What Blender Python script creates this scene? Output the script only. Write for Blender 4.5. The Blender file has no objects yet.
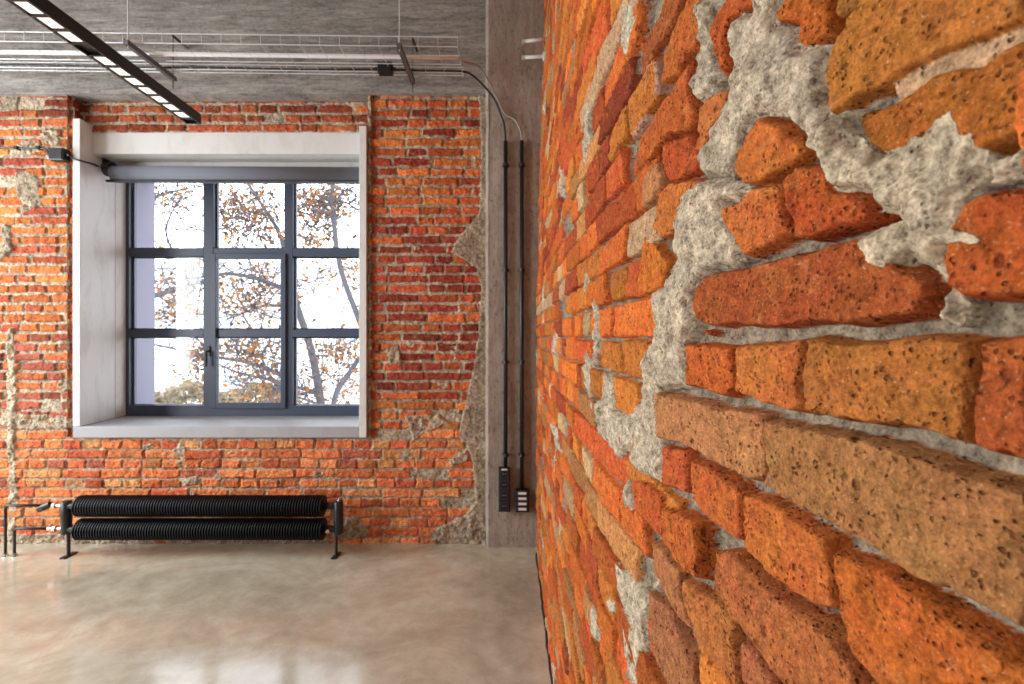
import bpy, bmesh, math, random
import numpy as np
from mathutils import Vector, Matrix

random.seed(7)
RNG = np.random.default_rng(11)
C = bpy.context.scene.collection
F = 483.0            # focal length in pixels of a 1024 wide frame
H = 1.62             # eye height
HX, HY = 512.0, 336.0
YW = 3.77            # face of the window wall
YG = 4.256           # plane of the window frame

def P(px, py, Y):
    "real position of something seen at (px, py) that stands Y metres away"
    return Vector(((px - HX) * Y / F, Y, H + (HY - py) * Y / F))

# ------------------------------------------------------------------ helpers
def lin(c):
    return tuple(((v / 255.0) / 12.92 if v / 255.0 <= 0.04045 else ((v / 255.0 + 0.055) / 1.055) ** 2.4) for v in c)

def setp(o, label=None, cat=None, group=None, kind=None):
    if label: o['label'] = label
    if cat: o['category'] = cat
    if group: o['group'] = group
    if kind: o['kind'] = kind
    return o

def empty(name, loc=(0, 0, 0)):
    o = bpy.data.objects.new(name, None); o.empty_display_size = 0.1
    C.objects.link(o); o.location = loc
    return o

def obj(name, bm, mat, parent=None, smooth=False, bevel=0.0):
    me = bpy.data.meshes.new(name)
    bmesh.ops.recalc_face_normals(bm, faces=bm.faces)
    bm.to_mesh(me); bm.free()
    if smooth:
        me.polygons.foreach_set('use_smooth', [True] * len(me.polygons))
    o = bpy.data.objects.new(name, me); C.objects.link(o)
    for m in (mat if isinstance(mat, (list, tuple)) else [mat]):
        me.materials.append(m)
    if parent is not None:
        o.parent = parent
        o.matrix_parent_inverse = Matrix.Translation(parent.location).inverted()
    if bevel > 0:
        b = o.modifiers.new('bevel', 'BEVEL'); b.width = bevel; b.segments = 2; b.limit_method = 'ANGLE'
    return o

def box(bm, x0, x1, y0, y1, z0, z1):
    vs = [bm.verts.new((x, y, z)) for x in (x0, x1) for y in (y0, y1) for z in (z0, z1)]
    for f in ((0, 1, 3, 2), (4, 6, 7, 5), (0, 4, 5, 1), (2, 3, 7, 6), (0, 2, 6, 4), (1, 5, 7, 3)):
        bm.faces.new([vs[i] for i in f])

def tube(bm, pts, r, n=10, cap=True):
    "tube along points; r a number or one radius per point"
    pts = [Vector(p) for p in pts]
    rs = r if isinstance(r, (list, tuple)) else [r] * len(pts)
    rings = []; up = None
    for i, p in enumerate(pts):
        a = pts[max(i - 1, 0)]; b = pts[min(i + 1, len(pts) - 1)]
        d = (b - a).normalized()
        if up is None:
            up = Vector((0, 0, 1)) if abs(d.z) < 0.9 else Vector((1, 0, 0))
        s = d.cross(up).normalized(); up = s.cross(d).normalized()
        rings.append([bm.verts.new(p + (s * math.cos(2 * math.pi * k / n) + up * math.sin(2 * math.pi * k / n)) * rs[i]) for k in range(n)])
    for a, b in zip(rings, rings[1:]):
        for k in range(n):
            bm.faces.new((a[k], a[(k + 1) % n], b[(k + 1) % n], b[k]))
    if cap:
        bm.faces.new(rings[0][::-1]); bm.faces.new(rings[-1])

def bend(pts, rad=0.03, n=5):
    "round the corners of a polyline"
    pts = [Vector(p) for p in pts]; out = [pts[0]]
    for a, b, c in zip(pts, pts[1:], pts[2:]):
        d1 = (a - b); d2 = (c - b); q = min(rad, d1.length * .45, d2.length * .45)
        s = b + d1.normalized() * q; e = b + d2.normalized() * q
        for k in range(n + 1):
            t = k / n
            out.append(s * (1 - t) ** 2 + b * 2 * t * (1 - t) + e * t * t)
    out.append(pts[-1]); return out

def crspline(pts, n=6):
    pts = [Vector(p) for p in pts]; q = [pts[0]] + pts + [pts[-1]]; out = []
    for i in range(1, len(q) - 2):
        a, b, c, d = q[i - 1:i + 3]
        for k in range(n):
            t = k / n
            out.append(0.5 * ((2 * b) + (c - a) * t + (2 * a - 5 * b + 4 * c - d) * t * t + (3 * b - a - 3 * c + d) * t ** 3))
    out.append(pts[-1]); return out

# ------------------------------------------------------------------ materials
def mat(name, col, rough=0.6, metal=0.0, spec=0.5):
    m = bpy.data.materials.new(name); m.use_nodes = True
    b = m.node_tree.nodes['Principled BSDF']
    b.inputs['Base Color'].default_value = (*lin(col), 1)
    b.inputs['Roughness'].default_value = rough
    b.inputs['Metallic'].default_value = metal
    b.inputs['Specular IOR Level'].default_value = spec
    return m

class NT:
    def __init__(s, m): s.t = m.node_tree; s.b = s.t.nodes.get('Principled BSDF')
    def n(s, kind, **kw):
        x = s.t.nodes.new(kind)
        for k, v in kw.items(): setattr(x, k, v)
        return x
    def l(s, a, b): s.t.links.new(a, b)
    def noise(s, vec, scale, detail=4, rough=0.6, dist=0.0):
        x = s.n('ShaderNodeTexNoise'); x.inputs['Scale'].default_value = scale
        x.inputs['Detail'].default_value = detail; x.inputs['Roughness'].default_value = rough
        x.inputs['Distortion'].default_value = dist
        s.l(vec, x.inputs['Vector']); return x.outputs['Fac']
    def mr(s, v, a, b, c, d):
        x = s.n('ShaderNodeMapRange'); s.l(v, x.inputs[0])
        for i, q in enumerate((a, b, c, d)): x.inputs[i + 1].default_value = q
        return x.outputs[0]
    def math(s, op, a, b=None):
        x = s.n('ShaderNodeMath', operation=op)
        for i, q in enumerate((a, b)):
            if q is None: continue
            if isinstance(q, (int, float)): x.inputs[i].default_value = q
            else: s.l(q, x.inputs[i])
        return x.outputs[0]
    def mix(s, f, a, b, blend='MIX'):
        x = s.n('ShaderNodeMix', data_type='RGBA', blend_type=blend)
        if isinstance(f, (int, float)): x.inputs[0].default_value = f
        else: s.l(f, x.inputs[0])
        for i, q in ((6, a), (7, b)):
            if isinstance(q, tuple): x.inputs[i].default_value = (*q, 1)
            else: s.l(q, x.inputs[i])
        return x.outputs[2]
    def scalecol(s, col, f):
        x = s.n('ShaderNodeVectorMath', operation='SCALE'); s.l(col, x.inputs[0]); s.l(f, x.inputs['Scale']); return x.outputs[0]
    def bump(s, h, strength, dist, prev=None):
        x = s.n('ShaderNodeBump'); x.inputs['Strength'].default_value = strength
        x.inputs['Distance'].default_value = dist; s.l(h, x.inputs['Height'])
        if prev is not None: s.l(prev, x.inputs['Normal'])
        return x.outputs[0]
    def pos(s, scale=(1, 1, 1)):
        tc = s.n('ShaderNodeTexCoord'); mp = s.n('ShaderNodeMapping'); mp.inputs['Scale'].default_value = scale
        s.l(tc.outputs['Object'], mp.inputs['Vector']); return mp.outputs[0]

def brick_material(name, near):
    m = mat(name, (180, 90, 50), 0.95, 0, 0.1); t = NT(m); b = t.b
    p = t.pos()
    a = t.n('ShaderNodeAttribute', attribute_name='bc'); mm = t.n('ShaderNodeAttribute', attribute_name='mm').outputs['Fac']
    if near:
        n1 = t.noise(p, 70, 6, 0.65); n2 = t.noise(p, 300, 4, 0.75); n3 = t.noise(p, 22, 3, 0.5)
    else:
        n1 = t.noise(p, 28, 5, 0.7); n2 = t.noise(p, 90, 3, 0.6); n3 = t.noise(p, 7, 3, 0.5)
    # mottling of the clay
    f = t.math('MULTIPLY', t.mr(n1, .3, .7, .62, 1.38), t.mr(n2, .3, .7, .56, 1.44))
    col = t.scalecol(a.outputs['Color'], f)
    # yellower / redder burning inside one brick
    hs = t.n('ShaderNodeHueSaturation'); t.l(col, hs.inputs['Color']); t.l(t.mr(n3, .3, .7, .496, .508), hs.inputs['Hue'])
    hs.inputs['Saturation'].default_value = .97 if near else .94; hs.inputs['Value'].default_value = .70 if near else .84
    col = hs.outputs[0]
    # pores
    if near:
        vo = t.n('ShaderNodeTexVoronoi'); vo.inputs['Scale'].default_value = 190; vo.inputs['Randomness'].default_value = 1
        wp = t.n('ShaderNodeMixRGB'); wp.blend_type = 'ADD'; wp.inputs[0].default_value = .005
        nc = t.n('ShaderNodeTexNoise'); nc.inputs['Scale'].default_value = 130; t.l(p, nc.inputs['Vector'])
        t.l(p, wp.inputs[1]); t.l(nc.outputs['Color'], wp.inputs[2]); t.l(wp.outputs[0], vo.inputs['Vector'])
        sel = t.noise(p, 60, 3, 0.6)
        pore = t.math('MULTIPLY', t.mr(vo.outputs['Distance'], .16, .38, 1, 0), t.mr(sel, .46, .58, 0, 1))
        col = t.mix(t.math('MULTIPLY', pore, .62), col, lin((84, 40, 18)))
        big_ = t.n('ShaderNodeTexVoronoi'); big_.inputs['Scale'].default_value = 48; t.l(wp.outputs[0], big_.inputs['Vector'])
        hole = t.math('MULTIPLY', t.mr(big_.outputs['Distance'], .10, .24, 1, 0), t.mr(t.noise(p, 17, 2, .5), .5, .56, 0, 1))
        pore = t.math('MAXIMUM', pore, hole)
        col = t.mix(t.math('MULTIPLY', hole, .5), col, lin((84, 40, 18)))
        # lighter sandy scuffs with their own shape
        scf = t.mr(t.noise(t.pos((1, 1, 1.8)), 26, 6, .75, .8), .56, .68, 0, .38)
        col = t.mix(scf, col, lin((206, 138, 84)))
        speck = t.mr(t.noise(p, 420, 2, .5), .64, .74, 0, .4)
        col = t.mix(speck, col, lin((226, 190, 140)))
    else:
        sc = t.mr(t.noise(p, 45, 3, .6), .60, .72, 0, .55)
        col = t.mix(sc, col, lin((90, 50, 36)))
        gr = t.mr(t.noise(p, 16, 4, .7), .60, .70, 0, .5)
        col = t.mix(gr, col, lin((176, 150, 128)))
    # mortar
    mg = t.math('ADD', t.math('MULTIPLY', t.noise(p, 75 if near else 40, 5, .7), .6), t.math('MULTIPLY', t.noise(p, 320 if near else 90, 3, .7), .4))
    mo = t.n('ShaderNodeValToRGB'); t.l(mg, mo.inputs[0])
    mo.color_ramp.elements[0].position = .38; mo.color_ramp.elements[0].color = (*lin((112, 101, 88)), 1)
    mo.color_ramp.elements[1].position = .60; mo.color_ramp.elements[1].color = (*lin((206, 196, 180)), 1)
    mc = t.mix(.85, mo.outputs[0], t.n('ShaderNodeAttribute', attribute_name='mc').outputs['Color'], 'MULTIPLY')
    big = t.mr(n3, .35, .65, .8, 1.15)
    mc = t.scalecol(t.mix(1.0, mc, (.98, .92, .82), 'MULTIPLY'), big)
    if near:
        pit0 = t.math('MULTIPLY', t.mr(vo.outputs['Distance'], .14, .34, 1, 0), t.mr(t.noise(p, 38, 3, .6), .52, .6, 0, 1))
        mc = t.mix(t.math('MULTIPLY', pit0, .55), mc, lin((70, 60, 50)))
    col = t.mix(mm, col, mc)
    t.l(col, b.inputs['Base Color'])
    if near:
        h = t.math('SUBTRACT', t.math('ADD', t.math('MULTIPLY', n1, .9), t.math('MULTIPLY', n2, .35)), t.math('MULTIPLY', pore, .9))
        nn = t.bump(t.math('MULTIPLY', h, t.mr(mm, 0, 1, 1, .25)), .9, .0045)
        pit = t.math('MULTIPLY', t.mr(vo.outputs['Distance'], .14, .34, 1, 0), t.mr(t.noise(p, 38, 3, .6), .52, .6, 0, 1))
        nn = t.bump(t.math('MULTIPLY', t.math('SUBTRACT', mg, t.math('MULTIPLY', pit, .5)), mm), .32, .004, nn)
    else:
        h = t.math('ADD', n1, t.math('MULTIPLY', n2, .5))
        nn = t.bump(h, .6, .01)
    t.l(nn, b.inputs['Normal'])
    return m

def concrete_material(name, c0, c1, streak, rough=.85):
    m = mat(name, c0, rough, 0, .3); t = NT(m)
    p = t.pos(streak); q = t.pos()
    n1 = t.noise(p, 5, 7, .68, .6); n2 = t.noise(q, 38, 5, .7); n3 = t.noise(q, 1.6, 3, .5); n4 = t.noise(p, 18, 3, .5)
    f = t.math('ADD', t.math('MULTIPLY', n1, .5), t.math('ADD', t.math('MULTIPLY', n2, .25), t.math('MULTIPLY', n3, .25)))
    r = t.n('ShaderNodeValToRGB'); t.l(f, r.inputs[0])
    r.color_ramp.elements[0].position = .38; r.color_ramp.elements[0].color = (*lin(c0), 1)
    r.color_ramp.elements[1].position = .62; r.color_ramp.elements[1].color = (*lin(c1), 1)
    col = t.mix(t.mr(n4, .58, .70, 0, .5), r.outputs[0], lin((70, 62, 56)))
    col = t.mix(t.mr(t.noise(q, 26, 4, .7), .64, .7, 0, .5), col, lin((176, 164, 150)))
    t.l(col, t.b.inputs['Base Color'])
    t.l(t.bump(t.math('ADD', n1, t.math('MULTIPLY', n2, .5)), .5, .012), t.b.inputs['Normal'])
    return m

M = {}
M['brick_far'] = brick_material('brick_wall_clay', False)
M['brick_near'] = brick_material('brick_wall_clay_close', True)
M['beam'] = concrete_material('board_formed_concrete', (98, 95, 90), (166, 161, 153), (.9, 1, 5.5))
M['column'] = concrete_material('column_concrete', (130, 118, 106), (168, 155, 142), (3, 3, 1.2))
M['plaster'] = mat('white_plaster', (214, 208, 200), .8)
M['paint'] = mat('white_painted_board', (212, 211, 208), .55)
M['fascia'] = mat('grey_white_board', (204, 203, 199), .6)
M['sill'] = mat('sill_stone', (158, 159, 162), .5)
M['frame'] = mat('anthracite_frame', (58, 66, 84), .4)
M['black'] = mat('black_plastic', (20, 20, 22), .4)
M['blackmetal'] = mat('black_painted_steel', (26, 28, 31), .42, .0)
M['fin'] = mat('black_fin_steel', (8, 8, 9), .5, 0, .3)
M['zinc'] = mat('zinc_steel', (205, 205, 205), .45, .3)
M['whitecable'] = mat('white_pipe', (226, 226, 228), .5)
M['greycable'] = mat('grey_cable', (150, 142, 135), .6)
M['chrome'] = mat('chrome', (215, 212, 208), .25, .9)
M['brass'] = mat('fitting_metal', (200, 186, 176), .35, .7)
M['blind'] = mat('grey_blind_fabric', (104, 107, 116), .85)
M['socketwhite'] = mat('white_socket_window', (215, 215, 215), .5)
M['socketdark'] = mat('socket_dark_grey', (38, 42, 48), .35)
M['bark'] = mat('bark', (82, 80, 86), .9)
M['facade'] = mat('pale_facade', (226, 222, 218), .9)
M['ledge'] = mat('facade_ledge', (186, 184, 186), .9)
M['outground'] = mat('pale_paving', (200, 198, 192), .9)
M['roomwall'] = mat('room_plaster', (150, 128, 112), .9)

# painted jamb boards: soft stains of their own
for k, cc in (('paint', (150, 135, 125)), ('sill', (140, 128, 120)), ('fascia', (170, 162, 150))):
    t = NT(M[k]); p = t.pos((1, 1, .35))
    base = t.b.inputs['Base Color'].default_value[:3]
    col = t.mix(t.mr(t.noise(p, 6, 5, .7, .5), .5, .75, 0, .45), tuple(base), lin(cc))
    t.l(col, t.b.inputs['Base Color'])
    t.l(t.bump(t.noise(t.pos(), 60, 3), .2, .004), t.b.inputs['Normal'])

def glass_material():
    m = bpy.data.materials.new('window_glass'); m.use_nodes = True; nt = m.node_tree; nt.nodes.clear()
    o = nt.nodes.new('ShaderNodeOutputMaterial'); mx = nt.nodes.new('ShaderNodeMixShader')
    tr = nt.nodes.new('ShaderNodeBsdfTransparent'); gl = nt.nodes.new('ShaderNodeBsdfGlossy'); fr = nt.nodes.new('ShaderNodeFresnel')
    tr.inputs[0].default_value = (.95, .96, .97, 1); gl.inputs['Roughness'].default_value = .02; fr.inputs[0].default_value = 1.35
    nt.links.new(fr.outputs[0], mx.inputs[0]); nt.links.new(tr.outputs[0], mx.inputs[1]); nt.links.new(gl.outputs[0], mx.inputs[2])
    nt.links.new(mx.outputs[0], o.inputs[0]); return m
M['glass'] = glass_material()

def emit(name, col, s):
    m = mat(name, col); b = m.node_tree.nodes['Principled BSDF']
    b.inputs['Emission Color'].default_value = (*lin(col), 1); b.inputs['Emission Strength'].default_value = s; return m
M['led'] = emit('led_cell', (255, 244, 228), 1.0)

def leaf_material(name, cols):
    m = mat(name, cols[0], .7); t = NT(m)
    g = t.n('ShaderNodeNewGeometry')
    r = t.n('ShaderNodeValToRGB'); t.l(g.outputs['Random Per Island'], r.inputs[0])
    r.color_ramp.interpolation = 'CONSTANT'
    while len(r.color_ramp.elements) < len(cols): r.color_ramp.elements.new(.5)
    for i, c in enumerate(cols):
        r.color_ramp.elements[i].position = i / len(cols); r.color_ramp.elements[i].color = (*lin(c), 1)
    t.l(r.outputs[0], t.b.inputs['Base Color'])
    ts = t.n('ShaderNodeBsdfTranslucent'); t.l(r.outputs[0], ts.inputs[0])
    mx = t.n('ShaderNodeMixShader'); mx.inputs[0].default_value = .35
    out = [n for n in t.t.nodes if n.type == 'OUTPUT_MATERIAL'][0]
    t.l(t.b.outputs[0], mx.inputs[1]); t.l(ts.outputs[0], mx.inputs[2]); t.l(mx.outputs[0], out.inputs[0])
    return m
M['leaf'] = leaf_material('autumn_leaves', [(122, 78, 46), (140, 92, 42), (86, 66, 54), (158, 112, 62), (70, 62, 60), (112, 94, 74), (164, 100, 32)])
M['hedge'] = leaf_material('pale_hedge_leaves', [(128, 118, 98), (148, 130, 100), (110, 112, 96), (160, 138, 112)])

# ------------------------------------------------------------------ numpy noise
TAB = RNG.random((256, 256)).astype(np.float32)
def vnoise(x, y, seed=0):
    x = x + seed * 17.31; y = y + seed * 9.77
    xi = np.floor(x).astype(np.int64); yi = np.floor(y).astype(np.int64)
    fx = (x - xi).astype(np.float32); fy = (y - yi).astype(np.float32)
    fx = fx * fx * (3 - 2 * fx); fy = fy * fy * (3 - 2 * fy)
    a = TAB[xi & 255, yi & 255]; b = TAB[(xi + 1) & 255, yi & 255]; c = TAB[xi & 255, (yi + 1) & 255]; d = TAB[(xi + 1) & 255, (yi + 1) & 255]
    return (a + (b - a) * fx) * (1 - fy) + (c + (d - c) * fx) * fy - 0.5
def fbm(x, y, seed, octv=4, gain=.55):
    s = 0; a = 1
    for k in range(octv):
        s = s + a * vnoise(x * 2 ** k, y * 2 ** k, seed + k * 3); a *= gain
    return s

def sdpoly(U, V, poly):
    "signed distance, positive inside"
    d = np.full(U.shape, 1e9, np.float32); inside = np.zeros(U.shape, bool)
    n = len(poly)
    for i in range(n):
        x0, y0 = poly[i]; x1, y1 = poly[(i + 1) % n]
        ex, ey = x1 - x0, y1 - y0; l2 = ex * ex + ey * ey + 1e-12
        t = np.clip(((U - x0) * ex + (V - y0) * ey) / l2, 0, 1)
        d = np.minimum(d, np.hypot(U - x0 - t * ex, V - y0 - t * ey))
        if y0 != y1:
            c = ((y0 > V) != (y1 > V)) & (U < (x1 - x0) * (V - y0) / (y1 - y0) + x0)
            inside ^= c
    return np.where(inside, d, -d)

def smooth(t):
    t = np.clip(t, 0, 1); return t * t * (3 - 2 * t)

def relief(us, vs, bricks, patches, mortar_depth, k=1.0, edge=.007, warp=.004, grow=0.0, ramp=.0, joint=(1, .98, .95)):
    """height (metres out of the wall face), clay colour, mortar mask and mortar tint
    over the grid us x vs.  bricks: (poly, colour, proud, tiltu, tiltv); patches: (poly, height, tint)"""
    U, V = np.meshgrid(us, vs, indexing='ij'); U = U.astype(np.float32); V = V.astype(np.float32)
    w1 = fbm(U * 20, V * 20, 1, 4, .5) * warp * 2; w2 = fbm(U * 20, V * 20, 5, 4, .5) * warp * 2
    fine = fbm(U * 110, V * 110, 9, 3) * .0030 * k
    mid = fbm(U * 24, V * 24, 12, 4)
    low = fbm(U * 7, V * 7, 20, 3)
    Hm = -mortar_depth + mid * .007 * k + low * .008 * k + fine * .9
    Hh = Hm.copy(); col = np.zeros(U.shape + (3,), np.float32) + .3
    mm = np.ones(U.shape, np.float32); tint = np.ones(U.shape + (3,), np.float32) * np.array(joint, np.float32)
    UW = U + w1; VW = V + w2
    chip = fbm(U * 55, V * 55, 31, 3)
    for poly, c, proud, tu, tv in bricks:
        pu = [q[0] for q in poly]; pv = [q[1] for q in poly]; e = .012
        i0, i1 = np.searchsorted(us, (min(pu) - e, max(pu) + e)); j0, j1 = np.searchsorted(vs, (min(pv) - e, max(pv) + e))
        if i1 <= i0 or j1 <= j0: continue
        s = (slice(i0, i1), slice(j0, j1))
        sd = sdpoly(UW[s], VW[s], poly) + grow + np.minimum(chip[s] * .010 + .0025, 0) * k
        cu, cv = sum(pu) / len(pu), sum(pv) / len(pv)
        top = proud + tu * (U[s] - cu) + tv * (V[s] - cv) + fine[s] + mid[s] * .0055 * k
        prof = 1 - (1 - np.clip((sd + ramp) / (edge + ramp), 0, 1)) ** 2
        h = -mortar_depth - .006 + (top + mortar_depth + .006) * prof
        win = (sd > -ramp) & (h > Hh[s])
        Hh[s] = np.where(win, h, Hh[s])
        mm[s] = np.where(win, 0, mm[s]); col[s] = np.where(win[..., None], np.array(c, np.float32), col[s])
    for pt in patches:
        poly, hh, tc = pt[:3]; rough = pt[3] if len(pt) > 3 else 1.0
        pu = [q[0] for q in poly]; pv = [q[1] for q in poly]
        i0, i1 = np.searchsorted(us, (min(pu) - .02, max(pu) + .02)); j0, j1 = np.searchsorted(vs, (min(pv) - .02, max(pv) + .02))
        if i1 <= i0 or j1 <= j0: continue
        s = (slice(i0, i1), slice(j0, j1))
        sd = sdpoly(U[s] + w1[s] * 1.3, V[s] + w2[s] * 1.3, poly)
        h = hh + (mid[s] * .016 + low[s] * .012) * k * rough + fine[s] * 1.2 * rough - .012 * (1 - smooth(sd / .010))
        win = (sd > 0) & (h > Hh[s] - .004)
        Hh[s] = np.where(win, np.maximum(h, Hh[s] + .0005), Hh[s]); mm[s] = np.where(win, 1, mm[s])
        tint[s] = np.where(win[..., None], np.array(tc, np.float32), tint[s])
    return Hh, col, mm, tint

class Grid:
    "collects several grid blocks into ONE mesh with colour attributes"
    def __init__(s): s.v = []; s.f = []; s.n = 0; s.col = []; s.mm = []; s.mc = []
    def add(s, XYZ, col, mm, mc, keep=None):
        a, b = XYZ.shape[:2]
        idx = s.n + np.arange(a * b).reshape(a, b)
        q = np.stack([idx[:-1, :-1], idx[1:, :-1], idx[1:, 1:], idx[:-1, 1:]], -1)
        if keep is not None: q = q[keep]
        s.f.append(q.reshape(-1, 4)); s.v.append(XYZ.reshape(-1, 3)); s.n += a * b
        s.col.append(col.reshape(-1, 3)); s.mm.append(mm.reshape(-1)); s.mc.append(mc.reshape(-1, 3))
    def build(s, name, material):
        v = np.concatenate(s.v).astype(np.float32); f = np.concatenate(s.f).astype(np.int32)
        me = bpy.data.meshes.new(name)
        me.vertices.add(len(v)); me.vertices.foreach_set('co', v.ravel())
        me.loops.add(f.size); me.loops.foreach_set('vertex_index', f.ravel())
        me.polygons.add(len(f)); me.polygons.foreach_set('loop_start', np.arange(0, f.size, 4, dtype=np.int32))
        me.update(calc_edges=True)
        for nm, arr in (('bc', s.col), ('mc', s.mc)):
            a = me.attributes.new(nm, 'FLOAT_COLOR', 'POINT'); c = np.concatenate(arr)
            a.data.foreach_set('color', np.concatenate([c, np.ones((len(c), 1), np.float32)], 1).astype(np.float32).ravel())
        a = me.attributes.new('mm', 'FLOAT', 'POINT'); a.data.foreach_set('value', np.concatenate(s.mm).astype(np.float32))
        me.polygons.foreach_set('use_smooth', np.ones(len(f), bool))
        me.materials.append(material); me.validate()
        o = bpy.data.objects.new(name, me); C.objects.link(o); return o

# ------------------------------------------------------------------ right wall (close brickwork)
XT_Y = np.array([-2.0, .15, .25, .66, 1.13, 1.8, 3.7, 5.0]); XT_X = np.array([.29, .285, .276, .236, .208, .195, .186, .186])
def xwall(Y, z):
    return np.interp(Y, XT_Y, XT_X) + np.clip(z - 1.9, 0, 9) * .027 * np.clip((np.asarray(Y) - .8) / 2.0, 0, 1)
def onwall(px, py):
    Y = .5
    for _ in range(60):
        z = H + (HY - py) * Y / F
        Y = .5 * Y + .5 * F * float(xwall(Y, z)) / (px - HX)
    return (Y, H + (HY - py) * Y / F)

OC = (178, 108, 48)
TR = [  # close bricks: outline as seen, colour, proud, tilt
 ([(826,100),(826,75),(838,45),(856,14),(868,-15),(1045,-110),(1045,16),(1024,27),(985,45),(941,59),(912,76),(882,96),(856,104),(833,121)], (190, 114, 40), .012),
 ([(774,17),(788,-6),(812,-24),(836,-14),(833,23),(830,38),(804,54),(795,44),(798,25),(777,25)], (194, 92, 17), .004),
 ([(836,-14),(842,-34),(870,-30),(856,10),(840,24),(834,18)], (176, 108, 46), .0),
 ([(850,113),(877,107),(941,68),(982,59),(1045,24),(1045,130),(994,152),(882,155),(862,140)], (178, 98, 29), .004),
 ([(766,113),(783,123),(798,134),(812,149),(792,167),(766,184),(751,187),(738,175),(741,149),(754,126)], (204, 106, 37), .010),
 ([(728,85),(719,117),(707,137),(700,161),(693,152),(698,108),(710,94)], (204, 115, 54), .0),
 ([(728,-10),(757,-14),(752,9),(725,20),(727,60),(721,82),(716,58),(709,42),(706,24)], (194, 88, 29), .0),
 ([(690,-10),(697,-2),(696,30),(692,50),(684,56),(676,76),(662,84),(664,55),(672,28)], (196, 98, 34), .0),
 ([(640,80),(640,45),(656,18),(668,-10),(690,-10),(668,30),(652,58)], (172, 86, 40), .0),
 ([(637,88),(650,62),(658,60),(661,88),(650,106),(638,132),(630,140),(630,112)], (198, 147, 120), .0),
 ([(632,178),(640,137),(660,104),(676,84),(690,58),(691,100),(696,120),(690,129),(668,138),(655,152)], (196, 92, 32), .004),
 ([(659,145),(672,138),(690,131),(698,155),(697,174),(666,184),(659,168)], (192, 78, 26), .0),
 ([(655,207),(660,190),(670,181),(698,177),(722,187),(725,198),(703,216),(686,216),(680,232),(664,240),(654,228)], (206, 112, 44), .004),
 ([(640,180),(652,162),(658,160),(658,184),(652,200),(640,210)], (198, 131, 81), .0),
 ([(640,256),(642,232),(656,243),(666,262),(663,288),(652,295),(636,298)], (214, 112, 28), .0),
 ([(728,206),(745,199),(760,184),(787,180),(787,205),(795,234),(770,247),(748,257),(738,240),(727,222)], (208, 106, 42), .012),
 ([(790,172),(804,163),(827,162),(840,170),(842,186),(871,191),(888,212),(877,223),(850,229),(824,237),(797,240),(793,220),(788,205),(786,185)], (184, 80, 21), .010),
 ([(696,286),(702,277),(736,267),(786,253),(840,239),(874,228),(902,236),(902,262),(929,280),(925,318),(824,326),(757,329),(700,327),(692,312)], (174, 82, 33), .006),
 ([(952,218),(961,204),(985,187),(1024,173),(1045,165),(1045,302),(1000,304),(958,304),(942,290),(937,262),(945,240)], (188, 86, 26), .008),
 ([(696,334),(700,330),(712,332),(714,336),(704,338)], (192, 74, 23), .0),
 ([(685,343),(708,342),(733,345),(733,372),(731,398),(708,393),(685,386)], (208, 98, 27), .004),
 ([(735,345),(800,339),(804,360),(807,415),(795,413),(734,396)], (208, 115, 45), .006),
 ([(809,338),(967,337),(970,380),(970,447),(926,437),(860,427),(822,419),(808,413),(808,375)], (188, 109, 43), .006),
 ([(972,337),(1024,329),(1045,326),(1045,469),(1024,463),(979,450),(972,445)], (180, 84, 32), .006),
 ([(662,391),(700,399),(766,414),(768,450),(765,482),(751,484),(720,466),(684,446),(662,440)], (198, 129, 79), .010),
 ([(768,418),(840,431),(897,446),(1024,479),(1045,486),(1045,640),(988,612),(926,582),(853,539),(822,520),(790,503),(767,489),(766,450)], (178, 118, 66), .012),
 ([(661,445),(685,450),(687,475),(687,497),(662,484)], (206, 92, 38), .004),
 ([(689,459),(715,471),(742,492),(744,520),(743,544),(728,538),(689,503)], (206, 98, 38), .006),
 ([(745,492),(780,505),(810,521),(831,536),(838,570),(840,617),(815,611),(780,581),(745,550)], (212, 110, 39), .010),
 ([(832,548),(880,564),(932,594),(999,643),(1045,670),(1045,765),(960,740),(900,698),(856,656),(840,610)], (202, 100, 26), .010),
 ([(636,479),(650,483),(664,495),(665,520),(663,540),(648,524),(636,508)], (204, 88, 32), .010),
 ([(666,504),(684,511),(701,524),(704,550),(703,580),(690,575),(666,541)], (206, 100, 32), .014),
 ([(722,549),(739,552),(772,585),(806,614),(840,642),(858,668),(880,722),(820,722),(786,686),(757,650),(736,622),(720,588)], (192, 106, 52), .010),
 ([(860,672),(890,696),(950,744),(1000,775),(1000,790),(900,770)], (196, 112, 44), .004),
 ([(682,577),(700,588),(720,600),(736,616),(739,630),(736,660),(738,705),(712,672),(698,648),(683,604)], (194, 112, 52), .006),
 ([(738,640),(754,652),(786,692),(820,740),(780,740),(748,705),(737,680)], (188, 104, 63), .004),
 ([(652,541),(664,548),(680,571),(681,600),(692,632),(678,624),(655,577)], (190, 117, 70), .004),
 ([(649,588),(669,608),(695,662),(702,706),(674,700),(652,645)], (180, 111, 70), .004),
 ([(697,655),(712,678),(740,715),(735,735),(710,715),(700,690)], (186, 115, 75), .0),
]
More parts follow.
